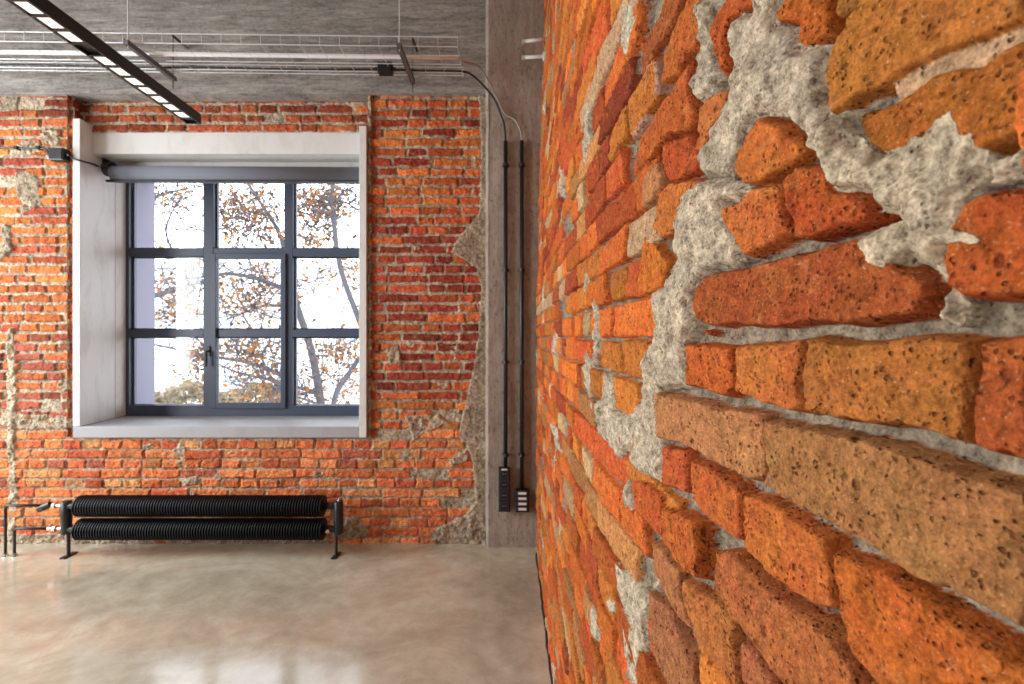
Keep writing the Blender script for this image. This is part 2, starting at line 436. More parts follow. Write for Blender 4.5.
MP = [  # mortar lying over the bricks: outline as seen, height, tint
 ([(831,123),(850,111),(852,129),(868,140),(882,152),(894,140),(912,134),(935,123),(958,108),(967,129),(988,134),(992,158),(985,178),(956,200),(950,221),(985,227),(1014,233),(1014,248),(996,259),(1002,283),(988,300),(967,294),(964,271),(955,256),(938,256),(935,277),(953,309),(940,332),(925,322),(930,284),(915,271),(906,262),(894,277),(877,274),(862,256),(853,239),(874,227),(900,218),(882,210),(871,192),(841,189),(836,177),(829,160)], .012, (1.02,.99,.92)),
 ([(725,17),(751,12),(757,-12),(786,-12),(774,17),(777,27),(798,28),(799,50),(824,44),(827,88),(832,117),(836,160),(815,155),(804,134),(780,117),(766,111),(751,129),(739,152),(734,181),(704,175),(701,158),(713,129),(725,96),(728,58)], .008, (.98,.96,.93)),
 ([(697,-5),(722,-5),(707,23),(710,44),(719,70),(698,108),(693,102),(690,73),(693,53),(696,29)], .006, (1,1,.98)),
 ([(684,192),(704,178),(734,182),(757,189),(751,198),(728,204),(724,221),(742,256),(731,268),(700,277),(692,300),(696,324),(690,335),(684,347),(684,387),(663,391),(661,440),(661,484),(640,474),(633,458),(633,414),(643,384),(652,349),(655,320),(655,292),(666,286),(675,262),(669,248),(681,224)], .004, (1.05,1.03,1)),
 ([(622,0),(636,0),(640,20),(630,44),(626,60),(620,45)], .004, (.98,.98,.95)),
 ([(590,400),(612,402),(620,415),(634,412),(634,450),(615,460),(605,440),(600,430)], .006, (1,1,.97)),
 ([(615,560),(622,568),(640,588),(648,604),(645,640),(636,690),(628,680),(625,640),(620,600)], .006, (1.05,1.04,1.0)),
 ([(589,596),(603,628),(597,642),(588,625)], .006, (1,1,.97)),
 ([(607,592),(616,600),(618,618),(610,612)], .006, (1.05,1.05,1.03)),
 ([(652,575),(660,572),(664,584),(656,592),(650,586)], .006, (1,1,1)),
 ([(625,497),(632,478),(636,500),(638,508),(628,508)], .012, (1.05,1.05,1.05)),
 ([(965,215),(985,222),(1030,228),(1045,262),(1018,262),(1012,250),(985,240)], .012, (1,.98,.92)),
 ([(990,160),(1024,138),(1045,134),(1045,160),(1010,172),(986,180)], .010, (1,.98,.93)),
 ([(554,330),(558,334),(557,352),(553,356),(552,340)], .006, (1.1,1.08,1.06)),
 ([(549,420),(556,428),(561,452),(556,448)], .006, (1,1,1)),
]
def jit(poly, a=0.0): return [onwall(x, y) for x, y in poly]

def far_colour(rr, z, Y):
    pal = [((210, 100, 42), 5), ((202, 84, 44), 4), ((214, 122, 56), 3), ((194, 128, 76), 2.0), ((206, 164, 122), 1.2), ((166, 66, 46), 1.6), ((222, 110, 34), 3)]
    w = [p[1] for p in pal]; c = rr.choices(pal, w)[0][0]
    f = rr.uniform(.86, 1.12)
    return (min(255, c[0] * f), c[1] * f, c[2] * f * (.74 if c[1] < 125 else .95))

bricksR = []
for poly, c, proud in TR:
    w = jit(poly)
    bricksR.append((w, lin(c), proud * .55 + random.uniform(-.001, .001), random.uniform(-.04, .04), random.uniform(-.04, .04)))
rr = random.Random(5)
CH = .0757
for k in range(-22, 42):
    zb = H - .006 + CH * k
    Y = -1.4 + rr.uniform(0, .3); beige = rr.random() < .13
    while Y < 3.85:
        L = (.288 if (k % 2 == 0) else .142)
        if rr.random() < .22: L = .430 - L
        L *= rr.uniform(.92, 1.05)
        if rr.random() < .08: L *= .6
        y1 = Y + L
        yc = (Y + y1) / 2; zc = zb + CH / 2
        px = HX + F * float(xwall(max(yc, .05), zc)) / max(yc, .05); py = HY - (zc - H) * F / max(yc, .05)
        if Y > 0 and yc > .15 and 646 < px < 1045 and -55 < py < 735:
            Y = y1; continue
        wob = lambda: rr.uniform(-.003, .003)
        j = rr.uniform(.001, .005)
        poly = [(Y + j + wob(), zb + .0035 + wob()), (y1 - j + wob(), zb + .0035 + wob()), (y1 - j + wob(), zb + CH - .0035 + wob()), (Y + j + wob(), zb + CH - .0035 + wob())]
        ymid = (poly[0][0] + poly[1][0]) / 2
        poly.insert(1, (ymid, zb + .0035 + wob())); poly.insert(4, (ymid, zb + CH - .0035 + wob()))
        if rr.random() < .965:
            c = (202, 160, 120) if beige and rr.random() < .6 else far_colour(rr, zc, yc)
            bricksR.append((poly, lin(c), rr.uniform(-.006, .005), rr.uniform(-.05, .05), rr.uniform(-.09, .09)))
        Y = y1
patchR = [(jit(p), h * .6, tc) for p, h, tc in MP]
for _ in range(26):                         # crumbs of old render left on the far part
    y = rr.uniform(.95, 3.7); z = rr.uniform(0, 4.0); a = rr.uniform(.02, .07); b = a * rr.uniform(.6, 2.2)
    patchR.append(([(y + a * math.cos(q) * rr.uniform(.5, 1.2), z + b * math.sin(q) * rr.uniform(.5, 1.2)) for q in [i * math.pi / 4 for i in range(8)]], .001, (1, .98, .95)))

G = Grid()
def right_block(us, vs, gr=-.0009):
    Hh, col, mm, tint = relief(us, vs, bricksR, patchR, .021, 1.0, .004, .0026, gr, .003, (.5, .47, .43))
    U, V = np.meshgrid(us, vs, indexing='ij')
    X = xwall(U, V) - Hh
    G.add(np.stack([X, U, V], -1), col, mm, tint)
def graded(a, b, step, top, bot):
    "fine between a and b, coarse outside, up to bot..top"
    return np.concatenate([np.arange(bot, a, .012), np.arange(a, b, step), np.arange(b, top + .02, .012)])
ys = [.16]
while ys[-1] < .425: ys.append(ys[-1] + min(max(.0078 * ys[-1] ** 2, .0006), .005))
ys2 = [.42]
while ys2[-1] < .82: ys2.append(ys2[-1] + .0019)
ZT = 4.58
right_block(np.array(ys), graded(H - .36, H + .36, .0008, ZT, -.02), -.0021)
right_block(np.array(ys2), graded(H - .62, H + .62, .0012, ZT, -.02), -.0017)
right_block(np.arange(-1.4, .165, .015), np.arange(-.02, ZT + .01, .015))
right_block(np.arange(.815, 1.62, .0032), graded(H - 1.15, H + 1.15, .0023, ZT, -.02))
right_block(np.arange(1.61, 3.9, .0055), np.arange(-.02, ZT, .0045))
o = G.build('wall_right', M['brick_near']); setp(o, kind='structure')

# ------------------------------------------------------------------ window wall
S = YW / F
def bw(px, py): return ((px - HX) * S, H + (HY - py) * S)
NX0, NX1 = -3.425, -1.125                       # niche left / right
ZS = H - .79                                    # bottom of niche
ZB = H + (HY - 96) * S                          # underside of the concrete beam
YN = 3.86                                       # face of the recessed brick above the window
rb = random.Random(21)
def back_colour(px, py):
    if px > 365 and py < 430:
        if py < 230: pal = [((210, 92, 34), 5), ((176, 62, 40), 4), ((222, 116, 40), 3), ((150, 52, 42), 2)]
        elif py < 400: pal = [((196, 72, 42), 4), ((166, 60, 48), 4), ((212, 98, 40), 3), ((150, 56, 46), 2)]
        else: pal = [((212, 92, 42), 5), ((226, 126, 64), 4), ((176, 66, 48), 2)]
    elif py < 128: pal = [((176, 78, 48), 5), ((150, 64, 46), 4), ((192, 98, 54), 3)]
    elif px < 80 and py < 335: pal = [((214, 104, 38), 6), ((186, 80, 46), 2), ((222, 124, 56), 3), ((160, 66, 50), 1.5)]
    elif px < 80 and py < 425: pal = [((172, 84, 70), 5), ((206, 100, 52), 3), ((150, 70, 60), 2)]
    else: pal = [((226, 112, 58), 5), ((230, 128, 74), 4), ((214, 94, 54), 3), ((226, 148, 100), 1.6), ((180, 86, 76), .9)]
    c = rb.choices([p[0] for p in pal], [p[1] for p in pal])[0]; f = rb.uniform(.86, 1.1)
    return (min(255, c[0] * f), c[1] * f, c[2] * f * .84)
bricksB = []; bricksN = []
CB = 9.75 * S
for k in range(-1, 64):
    zb = bw(0, 547)[1] + CB * k
    off = .019 * (1 if k % 4 < 2 else -1)
    X = -5.9 + off + rb.uniform(-.02, .02) + (0 if k % 2 else .15)
    while X < -.2:
        L = (.302 if k % 2 == 1 else .151) * rb.uniform(.95, 1.05)
        if zb > bw(0, 430)[1] and rb.random() < .3: L = (.453 - min(L, .3)) * rb.uniform(.85, 1.05)
        x1 = X + L; xc = (X + x1) / 2; zc = zb + CB / 2
        px = HX + xc / S; py = HY - (zc - H) / S
        w = lambda: rb.uniform(-.005, .005)
        j = rb.uniform(.002, .006) + (.003 if py < 430 else 0); v = .005 if py > 430 else .0085
        poly = [(X + j + w(), zb + v + w()), ((X + x1) / 2, zb + v + w()), (x1 - j + w(), zb + v + w()), (x1 - j + w(), zb + CB - v + w()), ((X + x1) / 2, zb + CB - v + w()), (X + j + w(), zb + CB - v + w())]
        if rb.random() < .975:
            it = (poly, lin(back_colour(px, py)), rb.uniform(-.006, .006), rb.uniform(-.03, .03), rb.uniform(-.06, .06))
            bricksB.append(it); bricksN.append(it)
        X = x1
DG = (.74, .71, .68)
patchB = [([bw(*q) for q in t4[0]],) + tuple(t4[1:]) for t4 in (
 ([(500,88),(478,88),(479,101),(481,140),(480,175),(479,213),(469,226),(458,238),(451,252),(468,262),(476,269),(481,287),(479,320),(476,352),(470,380),(465,404),(462,420),(458,436),(468,448),(472,460),(474,474),(476,502),(466,514),(456,519),(440,526),(430,531),(430,541),(500,556)], .006, DG, .35),
 ([(432,532),(440,526),(456,519),(472,512),(484,512),(486,546),(430,541)], .012, (.86, .86, .88)),
 ([(404,415),(440,416),(450,424),(432,430),(414,440)], .004, (.95, .9, .85)),
 ([(446,460),(458,452),(468,450),(468,460),(452,468)], .002, (.9, .86, .82)),
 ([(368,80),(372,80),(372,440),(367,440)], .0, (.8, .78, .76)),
 ([(7,330),(14,326),(17,380),(15,440),(18,500),(14,545),(6,545),(9,480),(6,400)], .006, (1.08, 1.06, 1.05)),
 ([(14,172),(30,168),(40,180),(41,205),(28,210),(16,196)], .002, (.66, .64, .62), .5),
 ([(20,196),(30,196),(32,210),(24,212)], .008, (1.15, 1.15, 1.15)),
 ([(0,94),(20,94),(16,110),(0,112)], .0, (.7, .68, .66), .5),
 ([(0,222),(10,226),(14,250),(0,262)], .004, (.7, .68, .66)),
 ([(0,412),(60,415),(72,420),(72,428),(30,430),(0,426)], .003, (1, .99, .97)),
 ([(180,440),(188,452),(186,470),(177,466),(172,450)], .002, (1, .98, .95)),
 ([(176,480),(196,476),(200,484),(184,486)], .002, (1, .97, .92)),
 ([(455,404),(465,396),(468,414),(460,430)], -.02, (.35, .3, .28)),
 ([(330,520),(360,516),(372,534),(350,540),(332,538)], .002, (1, .98, .96)),
 ([(0,532),(140,536),(330,537),(330,544),(0,545)], .002, (.98, .94, .92)),
 ([(385,349),(398,345),(402,364),(390,366)], .003, (.9, .86, .8)),
 ([(360,120),(372,112),(374,124),(366,130)], .0, (.9,.88,.85)),
)]
for _ in range(44):
    px = rb.uniform(0, 470); py = rb.uniform(100, 540); a = rb.uniform(.02, .06) * (1.5 if px < 75 else 1); x, z = bw(px, py)
    patchB.append(([(x + a * 1.3 * math.cos(q) * rb.uniform(.5, 1.2), z + a * .7 * math.sin(q) * rb.uniform(.5, 1.2)) for q in [i * math.pi / 4 for i in range(8)]], .0, (1, .97, .93)))
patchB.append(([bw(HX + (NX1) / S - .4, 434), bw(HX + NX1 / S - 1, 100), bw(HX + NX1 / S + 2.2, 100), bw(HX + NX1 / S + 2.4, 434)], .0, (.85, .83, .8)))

GB = Grid()
xs = np.concatenate([np.arange(-5.9, -4.2, .03), np.arange(-4.2, NX0, .0048), [NX0], np.arange(NX0 + .004, NX1, .02), [NX1], np.arange(NX1 + .004, .3, .0048)])
zs = np.concatenate([np.arange(-.02, ZS, .0048), [ZS], np.arange(ZS + .004, ZB + .02, .0048), [ZB + .06]])
# finer columns under the window
xs = np.concatenate([np.arange(-5.9, -4.2, .03), np.arange(-4.2, NX0 - .003, .005), [NX0], np.arange(NX0 + .005, NX1 - .003, .005), [NX1], np.arange(NX1 + .005, .3, .005)])
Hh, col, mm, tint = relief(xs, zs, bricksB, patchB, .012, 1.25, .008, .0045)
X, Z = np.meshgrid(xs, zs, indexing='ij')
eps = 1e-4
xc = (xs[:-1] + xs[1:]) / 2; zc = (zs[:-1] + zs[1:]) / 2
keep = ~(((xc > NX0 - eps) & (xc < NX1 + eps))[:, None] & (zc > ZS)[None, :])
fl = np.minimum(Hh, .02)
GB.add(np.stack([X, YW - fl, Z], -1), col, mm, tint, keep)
# recessed brick over the window
xs2 = np.arange(NX0 - .03, NX1 + .03, .006); zs2 = np.arange(H + 1.63, ZB + .03, .005)
Hh, col, mm, tint = relief(xs2, zs2, bricksN, [], .012, 1.25, .008, .0045)
X, Z = np.meshgrid(xs2, zs2, indexing='ij'); GB.add(np.stack([X, YN - Hh, Z], -1), col, mm, tint)
# side faces (returns) of the niche, in the same brickwork
for xx, sg in ((NX0, 1), (NX1, -1)):
    ud = np.arange(YW - .02, 4.64, .008); zz = np.arange(ZS, ZB + .05, .006)
    br = [([(YW - .03 + a[0], a[1]) for a in [((i % 2) * .15 - .1 + .006, ZS + i * CB + .006), ((i % 2) * .15 + .18, ZS + i * CB + .006), ((i % 2) * .15 + .18, ZS + (i + 1) * CB - .006), ((i % 2) * .15 - .1 + .006, ZS + (i + 1) * CB - .006)]], lin((170, 78, 44)), -.012, 0, 0) for i in range(40)]
    Hh, col, mm, tint = relief(ud, zz, br, [], .022, 1.0)
    U, Z = np.meshgrid(ud, zz, indexing='ij'); GB.add(np.stack([xx - .02 * sg + sg * np.minimum(Hh, 0) * .6, U, Z], -1), col, mm, tint)
o = GB.build('wall_back', M['brick_far']); setp(o, kind='structure')

# masonry core of that wall behind the brick face, with the outer reveal
bm = bmesh.new()
YO0, YO1 = 4.335, 4.63
box(bm, -6.2, NX0 - .035, YW + .06, YO1, -.1, 4.7)
box(bm, NX1 + .035, .45, YW + .06, YO1, -.1, 4.7)
box(bm, NX0 - .035, NX1 + .035, YW + .06, YO1, -.1, H - .80)
box(bm, NX0 - .035, NX1 + .035, YN + .05, YO1, H + 1.47, 4.7)
o = obj('wall_outer', bm, M['plaster']); setp(o, kind='structure')
bm = bmesh.new()                                            # light rendered outer reveal
box(bm, NX0 - .034, NX0 - .006, YO0, YO1 + .01, H - .72, H + 1.5)
box(bm, NX1 + .006, NX1 + .034, YO0, YO1 + .01, H - .72, H + 1.5)
box(bm, NX0 - .034, NX1 + .034, YO0, YO1 + .04, H - .80, H - .72)
o = obj('trim_5', bm, mat('lavender_render', (128, 124, 138), .9)); setp(o, kind='structure')

# concrete beam, column
def lumpy_box(x0, x1, y0, y1, z0, z1, nx, nz, amp, sx, sz, seed, slope=0.0):
    "box whose front (-Y) face carries slight form-board unevenness"
    bm = bmesh.new()
    us = np.linspace(x0, x1, nx); vs = np.linspace(z0, z1, nz)
    U, V = np.meshgrid(us, vs, indexing='ij'); hh = fbm(U * sx, V * sz, seed, 4) * amp
    zz = V - slope * (U - x0) * (1 - (V - z0) / (z1 - z0))
    f = [[bm.verts.new((float(U[i, j]), float(y0 - hh[i, j]), float(zz[i, j]))) for j in range(nz)] for i in range(nx)]
    for i in range(nx - 1):
        for j in range(nz - 1): bm.faces.new((f[i][j], f[i + 1][j], f[i + 1][j + 1], f[i][j + 1]))
    b = [[bm.verts.new((x, y1, z)) for z in (z0, z1)] for x in (x0, x1)]
    bm.faces.new([f[i][0] for i in range(nx)] + [b[1][0], b[0][0]])
    bm.faces.new([f[i][-1] for i in range(nx)][::-1] + [b[0][1], b[1][1]])
    bm.faces.new([f[0][j] for j in range(nz)][::-1] + [b[0][0], b[0][1]])
    bm.faces.new([f[-1][j] for j in range(nz)] + [b[1][1], b[1][0]])
    bm.faces.new((b[0][0], b[1][0], b[1][1], b[0][1]))
    return bm
bm = lumpy_box(-6.1, .4, YW - .035, YW + .10, ZB, 4.6, 240, 90, .012, 1.2, 16, 3)
o = obj('beam', bm, M['beam'], smooth=False); setp(o, kind='structure')
CXL = (485.5 - HX) * 3.70 / F
bm = lumpy_box(CXL + .022, .42, 3.70, YW + .09, -.02, 4.6, 30, 260, .006, 9, 1.5, 8)
for za, zb_ in ((-.02, 4.6),):                                # 45 degree arris of the column, its own facets
    n = 60; prev = None
    for i in range(n + 1):
        z = za + (zb_ - za) * i / n; e = random.uniform(-.002, .002)
        row = [bm.verts.new((CXL + .0225 + e, 3.699, z)), bm.verts.new((CXL + e, 3.718, z)), bm.verts.new((CXL + e, YW + .05, z))]
        if prev:
            for a in range(2): bm.faces.new((prev[a], prev[a + 1], row[a + 1], row[a]))
        prev = row
o = obj('column', bm, M['column']); setp(o, kind='structure')

# floor, ceiling, rest of the room
def floor_material():
    m = mat('polished_concrete', (170, 150, 130), .3, 0, .5); t = NT(m)
    p = t.pos(); q = t.pos((1, 1.4, 1))
    n1 = t.noise(q, 1.3, 6, .62, 1.2); n2 = t.noise(p, 9, 5, .7, .4); n3 = t.noise(p, 60, 3, .6); n4 = t.noise(q, .6, 2, .5)
    f = t.math('ADD', t.math('MULTIPLY', n1, .62), t.math('ADD', t.math('MULTIPLY', n2, .3), t.math('MULTIPLY', n3, .08)))
    r = t.n('ShaderNodeValToRGB'); t.l(f, r.inputs[0])
    e = r.color_ramp.elements; e[0].position = .33; e[0].color = (*lin((148, 138, 119)), 1); e[1].position = .66; e[1].color = (*lin((206, 201, 182)), 1)
    k = e.new(.5); k.color = (*lin((180, 171, 151)), 1)
    t.l(r.outputs[0], t.b.inputs['Base Color'])
    t.l(t.mr(n2, .3, .7, .13, .22), t.b.inputs['Roughness']); t.b.inputs['Specular IOR Level'].default_value = .8; t.b.inputs['Coat Weight'].default_value = .6; t.b.inputs['Coat Roughness'].default_value = .10
    t.l(t.bump(t.math('ADD', n2, t.math('MULTIPLY', n1, 1.5)), .06, .02), t.b.inputs['Normal'])
    return m
M['floor'] = floor_material()
bm = bmesh.new(); box(bm, -6.2, .5, -4.2, 3.83, -.12, 0); o = obj('floor', bm, M['floor']); setp(o, kind='structure')
bm = bmesh.new(); box(bm, -6.2, .5, -4.2, 4.63, 4.6, 4.75); o = obj('ceiling', bm, M['beam']); setp(o, kind='structure')
bm = bmesh.new(); box(bm, -6.2, .5, -4.3, -4.15, -.1, 4.7); o = obj('wall_front', bm, M['roomwall']); setp(o, kind='structure')
bm = bmesh.new(); box(bm, .36, .5, -4.2, 4.6, -.1, 4.7); box(bm, .29, .37, -4.2, -1.38, -.1, 4.6); o = obj('wall_right_core', bm, M['roomwall']); setp(o, kind='structure')
bm = bmesh.new()                                             # left wall with its three daylight openings
wins = [(-.6, 1.2), (1.75, 3.35)]
ya = -4.2
for a, b in wins:
    box(bm, -6.2, -6.0, ya, a, -.1, 4.7); box(bm, -6.2, -6.0, a, b, -.1, .9); box(bm, -6.2, -6.0, a, b, 3.5, 4.7); ya = b
box(bm, -6.2, -6.0, ya, 4.63, -.1, 4.7)
o = obj('wall_left', bm, M['roomwall']); setp(o, kind='structure')

# dark shrinkage crack where floor and right wall meet / mortar spill by the column
bm = bmesh.new()
tube(bm, [(xwall(y, 0) - .008 + random.uniform(-.004, .004), y, .001) for y in np.arange(1.2, 3.66, .06)], .006, 6)
o = obj('trim_6', bm, mat('crack_dirt', (52, 42, 36), .95)); setp(o, kind='structure')

# ------------------------------------------------------------------ niche boards
bm = bmesh.new()                                            # slightly splayed jamb board
jq = [(-3.402, YW - .03), (-3.346, YW - .03), (-3.402, 4.235), (-3.426, 4.235)]
ja = [bm.verts.new((x, y, H - .70)) for x, y in jq]; jb_ = [bm.verts.new((x, y, H + 1.685)) for x, y in jq]
bm.faces.new(ja); bm.faces.new(jb_)
for i in range(4): bm.faces.new((ja[i], ja[(i + 1) % 4], jb_[(i + 1) % 4], jb_[i]))
o = obj('trim_1', bm, M['paint'], bevel=.003); setp(o, kind='structure')
bm = bmesh.new(); box(bm, -3.404, -3.3865, 4.125, 4.235, H - .695, H + 1.45)
o = obj('trim_2', bm, M['paint'], bevel=.002); setp(o, kind='structure')
bm = bmesh.new(); box(bm, NX1 - .060, NX1 - .003, YW - .03, 4.235, H - .787, H + 1.628)
o = obj('trim_3', bm, M['paint'], bevel=.003); setp(o, kind='structure')
bm = bmesh.new(); box(bm, NX0 + .057, NX1 - .061, 3.875, 4.235, H + 1.462, H + 1.668); box(bm, NX0 + .057, NX1 - .061, 4.06, 4.235, H + 1.40, H + 1.461)
o = obj('trim_4', bm, M['fascia'], bevel=.003); setp(o, kind='structure')

# ------------------------------------------------------------------ window
win = empty('window_1', (-2.28, YG, H - .69)); setp(win, kind='structure')
def gx(px): return (px - HX) * YG / F
def gz(py): return H + (HY - py) * YG / F
D0, D1 = YG - .02, YG + .055
WX0, WX1 = gx(124.5), gx(377)
WZ0, WZ1 = H - .706, gz(166)
bm = bmesh.new()
box(bm, WX0, gx(130.5), D0, D1, WZ0, WZ1); box(bm, gx(371), WX1, D0, D1, WZ0, WZ1)
box(bm, gx(130.5), gx(371), D0, D1, WZ0, gz(405)); box(bm, gx(130.5), gx(371), D0, D1, gz(176), WZ1)
obj('window_frame', bm, M['frame'], win, bevel=.004)
for a, b in ((204.5, 214.5), (285, 293.5)):
    bm = bmesh.new(); box(bm, gx(a), gx(b), D0 + .002, D1 - .002, gz(406), gz(176)); obj('mullion', bm, M['frame'], win, bevel=.004)
for a, b in ((248.5, 256.5), (329.5, 337)):
    for c, d in ((130.5, 204.5), (214.5, 285), (293.5, 371)):
        bm = bmesh.new(); box(bm, gx(c), gx(d), D0 + .004, D1 - .004, gz(b), gz(a)); obj('transom', bm, M['frame'], win, bevel=.003)
# opening casement in the middle, two panes high
bm = bmesh.new()
box(bm, gx(212.5), gx(218.2), D0 - .018, D0 + .001, gz(408), gz(254)); box(bm, gx(282.5), gx(287.5), D0 - .018, D0 + .001, gz(408), gz(254))
box(bm, gx(218.2), gx(282.5), D0 - .018, D0 + .001, gz(260), gz(254)); box(bm, gx(218.2), gx(282.5), D0 - .018, D0 + .001, gz(408), gz(402))
obj('casement', bm, M['frame'], win, bevel=.004)
bm = bmesh.new()
box(bm, gx(210.4), gx(213), D0 - .03, D0 - .012, gz(356), gz(346)); tube(bm, bend([(gx(211.7), D0 - .03, gz(351)), (gx(211.7), D0 - .055, gz(351)), (gx(211.7), D0 - .055, gz(366))], .01), .008, 8)
obj('handle', bm, M['blackmetal'], win)
colsx = [(131, 204.5), (214.5, 285), (293.5, 371)]; rowsz = [(176, 248.5), (256.5, 329.5), (337, 406)]
for a, b in colsx:
    for c, d in rowsz:
        bm = bmesh.new(); box(bm, gx(a) - .004, gx(b) + .004, YG + .016, YG + .022, gz(d) - .004, gz(c) + .004); obj('pane', bm, M['glass'], win)
        bm = bmesh.new()
        t_ = .012
        for q in ((gx(a), gx(a) + t_, gz(d), gz(c)), (gx(b) - t_, gx(b), gz(d), gz(c)), (gx(a) + t_, gx(b) - t_, gz(d), gz(d) + t_), (gx(a) + t_, gx(b) - t_, gz(c) - t_, gz(c))):
            box(bm, q[0], q[1], YG + .024, YG + .05, q[2], q[3])
        obj('glazing_bead', bm, M['frame'], win)
bm = bmesh.new(); box(bm, -3.403, NX1 - .062, YW - .028, YG - .022, H - .788, H - .702)
obj('window_sill', bm, M['sill'], win, bevel=.004)

# ------------------------------------------------------------------ roller blind
bl = empty('roller_blind', (-2.3, 4.05, H + 1.36)); setp(bl, 'rolled-up grey roller blind with black bottom bar across the top of the window', 'blind')
YBL = 3.97
def bp(px, py): return P(px, py, YBL)
r_ = 8.2 * YBL / F
a = bp(114.5, 174.3); b = Vector((NX1 - .075, a.y, a.z - .012))
bm = bmesh.new(); tube(bm, [a, a + (b - a) * .5, b], r_ , 28)
obj('blind_fabric', bm, M['blind'], bl, smooth=True)
bm = bmesh.new(); a = bp(108.5, 182.6); box(bm, -3.305, NX1 - .068, YBL - .045, YBL - .02, a.z - .006, a.z + .012)
obj('bottom_bar', bm, M['blackmetal'], bl, bevel=.003)
bm = bmesh.new(); box(bm, a.x + .06, NX1 - .075, YBL - .035, YBL - .031, a.z + .011, a.z + .03)
obj('hem', bm, M['blind'], bl)
bm = bmesh.new(); a = bp(109.6, 168)
tube(bm, [a + Vector((-.026, 0, -.01)), a + Vector((.034, 0, -.01))], .058, 20); box(bm, a.x - .03, a.x - .018, a.y - .04, a.y + .03, a.z - .02, a.z + .07)
obj('end_bracket', bm, M['black'], bl)

# ------------------------------------------------------------------ wall cable and junction box left of the window
jb = empty('junction_box', P(60, 155, YW - .04)); setp(jb, 'small black junction box on the brick left of the window', 'junction box')
a = P(60, 155.5, YW - .04)
bm = bmesh.new(); box(bm, a.x - .058, a.x + .058, YW - .075, YW - .014, a.z - .048, a.z + .048); obj('box_body', bm, M['black'], jb, bevel=.008)
bm = bmesh.new(); box(bm, a.x - .05, a.x + .05, YW - .081, YW - .0745, a.z - .04, a.z + .04); obj('lid', bm, M['black'], jb, bevel=.003)
for s in (-1, 1):
    bm = bmesh.new(); tube(bm, [(a.x + s * .057, YW - .045, a.z), (a.x + s * .082, YW - .045, a.z)], .014, 10); obj('cable_gland', bm, M['black'], jb)
bm = bmesh.new(); tube(bm, crspline([(-4.3, YW - .03, a.z + .055), P(0, 147.5, YW - .03), P(28, 148.5, YW - .03), P(45, 149, YW - .035), (a.x - .08, YW - .045, a.z)]), .0065, 8)
o = obj('cable', bm, M['black'], None, smooth=True); setp(o, 'black cable clipped along the left brickwork running to the small junction box', 'cable')
for px in (17, 39):
    c = P(px, 148, YW - .028); bm = bmesh.new(); box(bm, c.x - .012, c.x + .012, YW - .045, YW - .01, c.z - .012, c.z + .012)
    obj('cable_clip', bm, M['black'], o)
e = bp(108, 172)
bm = bmesh.new(); tube(bm, crspline([(a.x + .08, YW - .045, a.z), P(73, 158.5, YW - .045), P(80, 160.5, YW - .04), (-3.35, 3.86, H + 1.375), (-3.345, YBL - .06, bp(108, 169).z)]), .0065, 8)
o = obj('cable', bm, M['black'], None, smooth=True); setp(o, 'short black cable sagging from the small junction box to the blind', 'cable')

# ------------------------------------------------------------------ radiator
YR = 3.555; SR = YR / F
def rp(px, py, dy=0.0): 
    v = P(px, py, YR); v.y += dy; return v
rad = empty('radiator', (-2.3, YR, 0)); setp(rad, 'long black finned-tube radiator on two legs below the window', 'radiator')
rx0, rx1 = rp(79.5, 0).x, rp(324.5, 0).x
for zc_, nm in ((rp(0, 505.8).z, 'upper'), (rp(0, 529).z, 'lower')):
    bm = bmesh.new(); nf = 92; pts = []; rs = []; n = 28
    prof = []
    stp = (rx1 - rx0) / nf
    for i in range(nf):
        x = rx0 + i * stp
        R1 = .0765
        prof += [(x, .045), (x + stp * .34, .045), (x + stp * .36, R1), (x + stp * .66, R1), (x + stp * .68, .045)]
    prof = [(rx0 - .001, .0)] + prof + [(rx1, .045), (rx1, 0)]
    rings = []
    for x, R1 in prof:
        if R1 < 1e-6: rings.append([bm.verts.new((x, YR, zc_))])
        else: rings.append([bm.verts.new((x, YR + R1 * math.cos(2 * math.pi * k / n), zc_ + R1 * math.sin(2 * math.pi * k / n))) for k in range(n)])
    for A, B in zip(rings, rings[1:]):
        if len(A) == 1:
            for k in range(n): bm.faces.new((A[0], B[k], B[(k + 1) % n]))
        elif len(B) == 1:
            for k in range(n): bm.faces.new((A[k], A[(k + 1) % n], B[0]))
        else:
            for k in range(n): bm.faces.new((A[k], A[(k + 1) % n], B[(k + 1) % n], B[k]))
    obj('finned_tube', bm, M['fin'], rad)
# headers: left and right manifold with elbows to each tube
zu, zl = rp(0, 505.8).z, rp(0, 529).z
for side, pxh in ((-1, 66.5), (1, 338.5)):
    x = rp(pxh, 0).x
    bm = bmesh.new()
    tube(bm, [(x, YR, zl - .035), (x, YR, zl - .03), (x, YR, zu + .03), (x, YR, zu + .036)], [.026, .034, .034, .026], 18)
    for z in (zu, zl):
        e_ = rx0 + .004 if side < 0 else rx1 - .004
        tube(bm, [(x, YR, z), (x + (e_ - x) * .5, YR, z), (e_, YR, z)], [.027, .025, .025], 16)
    obj('header', bm, M['blackmetal'], rad, smooth=True)
    bm = bmesh.new()
    xl = rp(68.5 if side < 0 else 336, 0).x
    tube(bm, [(xl, YR, zl - .02), (xl, YR, .01)], .012, 10)
    box(bm, xl - .018, xl + .018, YR - .055, YR + .055, 0.0, .010)
    obj('leg', bm, M['blackmetal'], rad)
x = rp(338.5, 0).x
bm = bmesh.new(); tube(bm, [(x, YR, zu + .036), (x, YR, zu + .052)], .009, 8); obj('air_vent', bm, M['chrome'], rad)
bm = bmesh.new(); tube(bm, [(rx1 + .035, YR - .024, zl - .003), (rx1 + .035, YR - .038, zl - .003)], .014, 12); obj('drain_plug', bm, M['chrome'], rad)
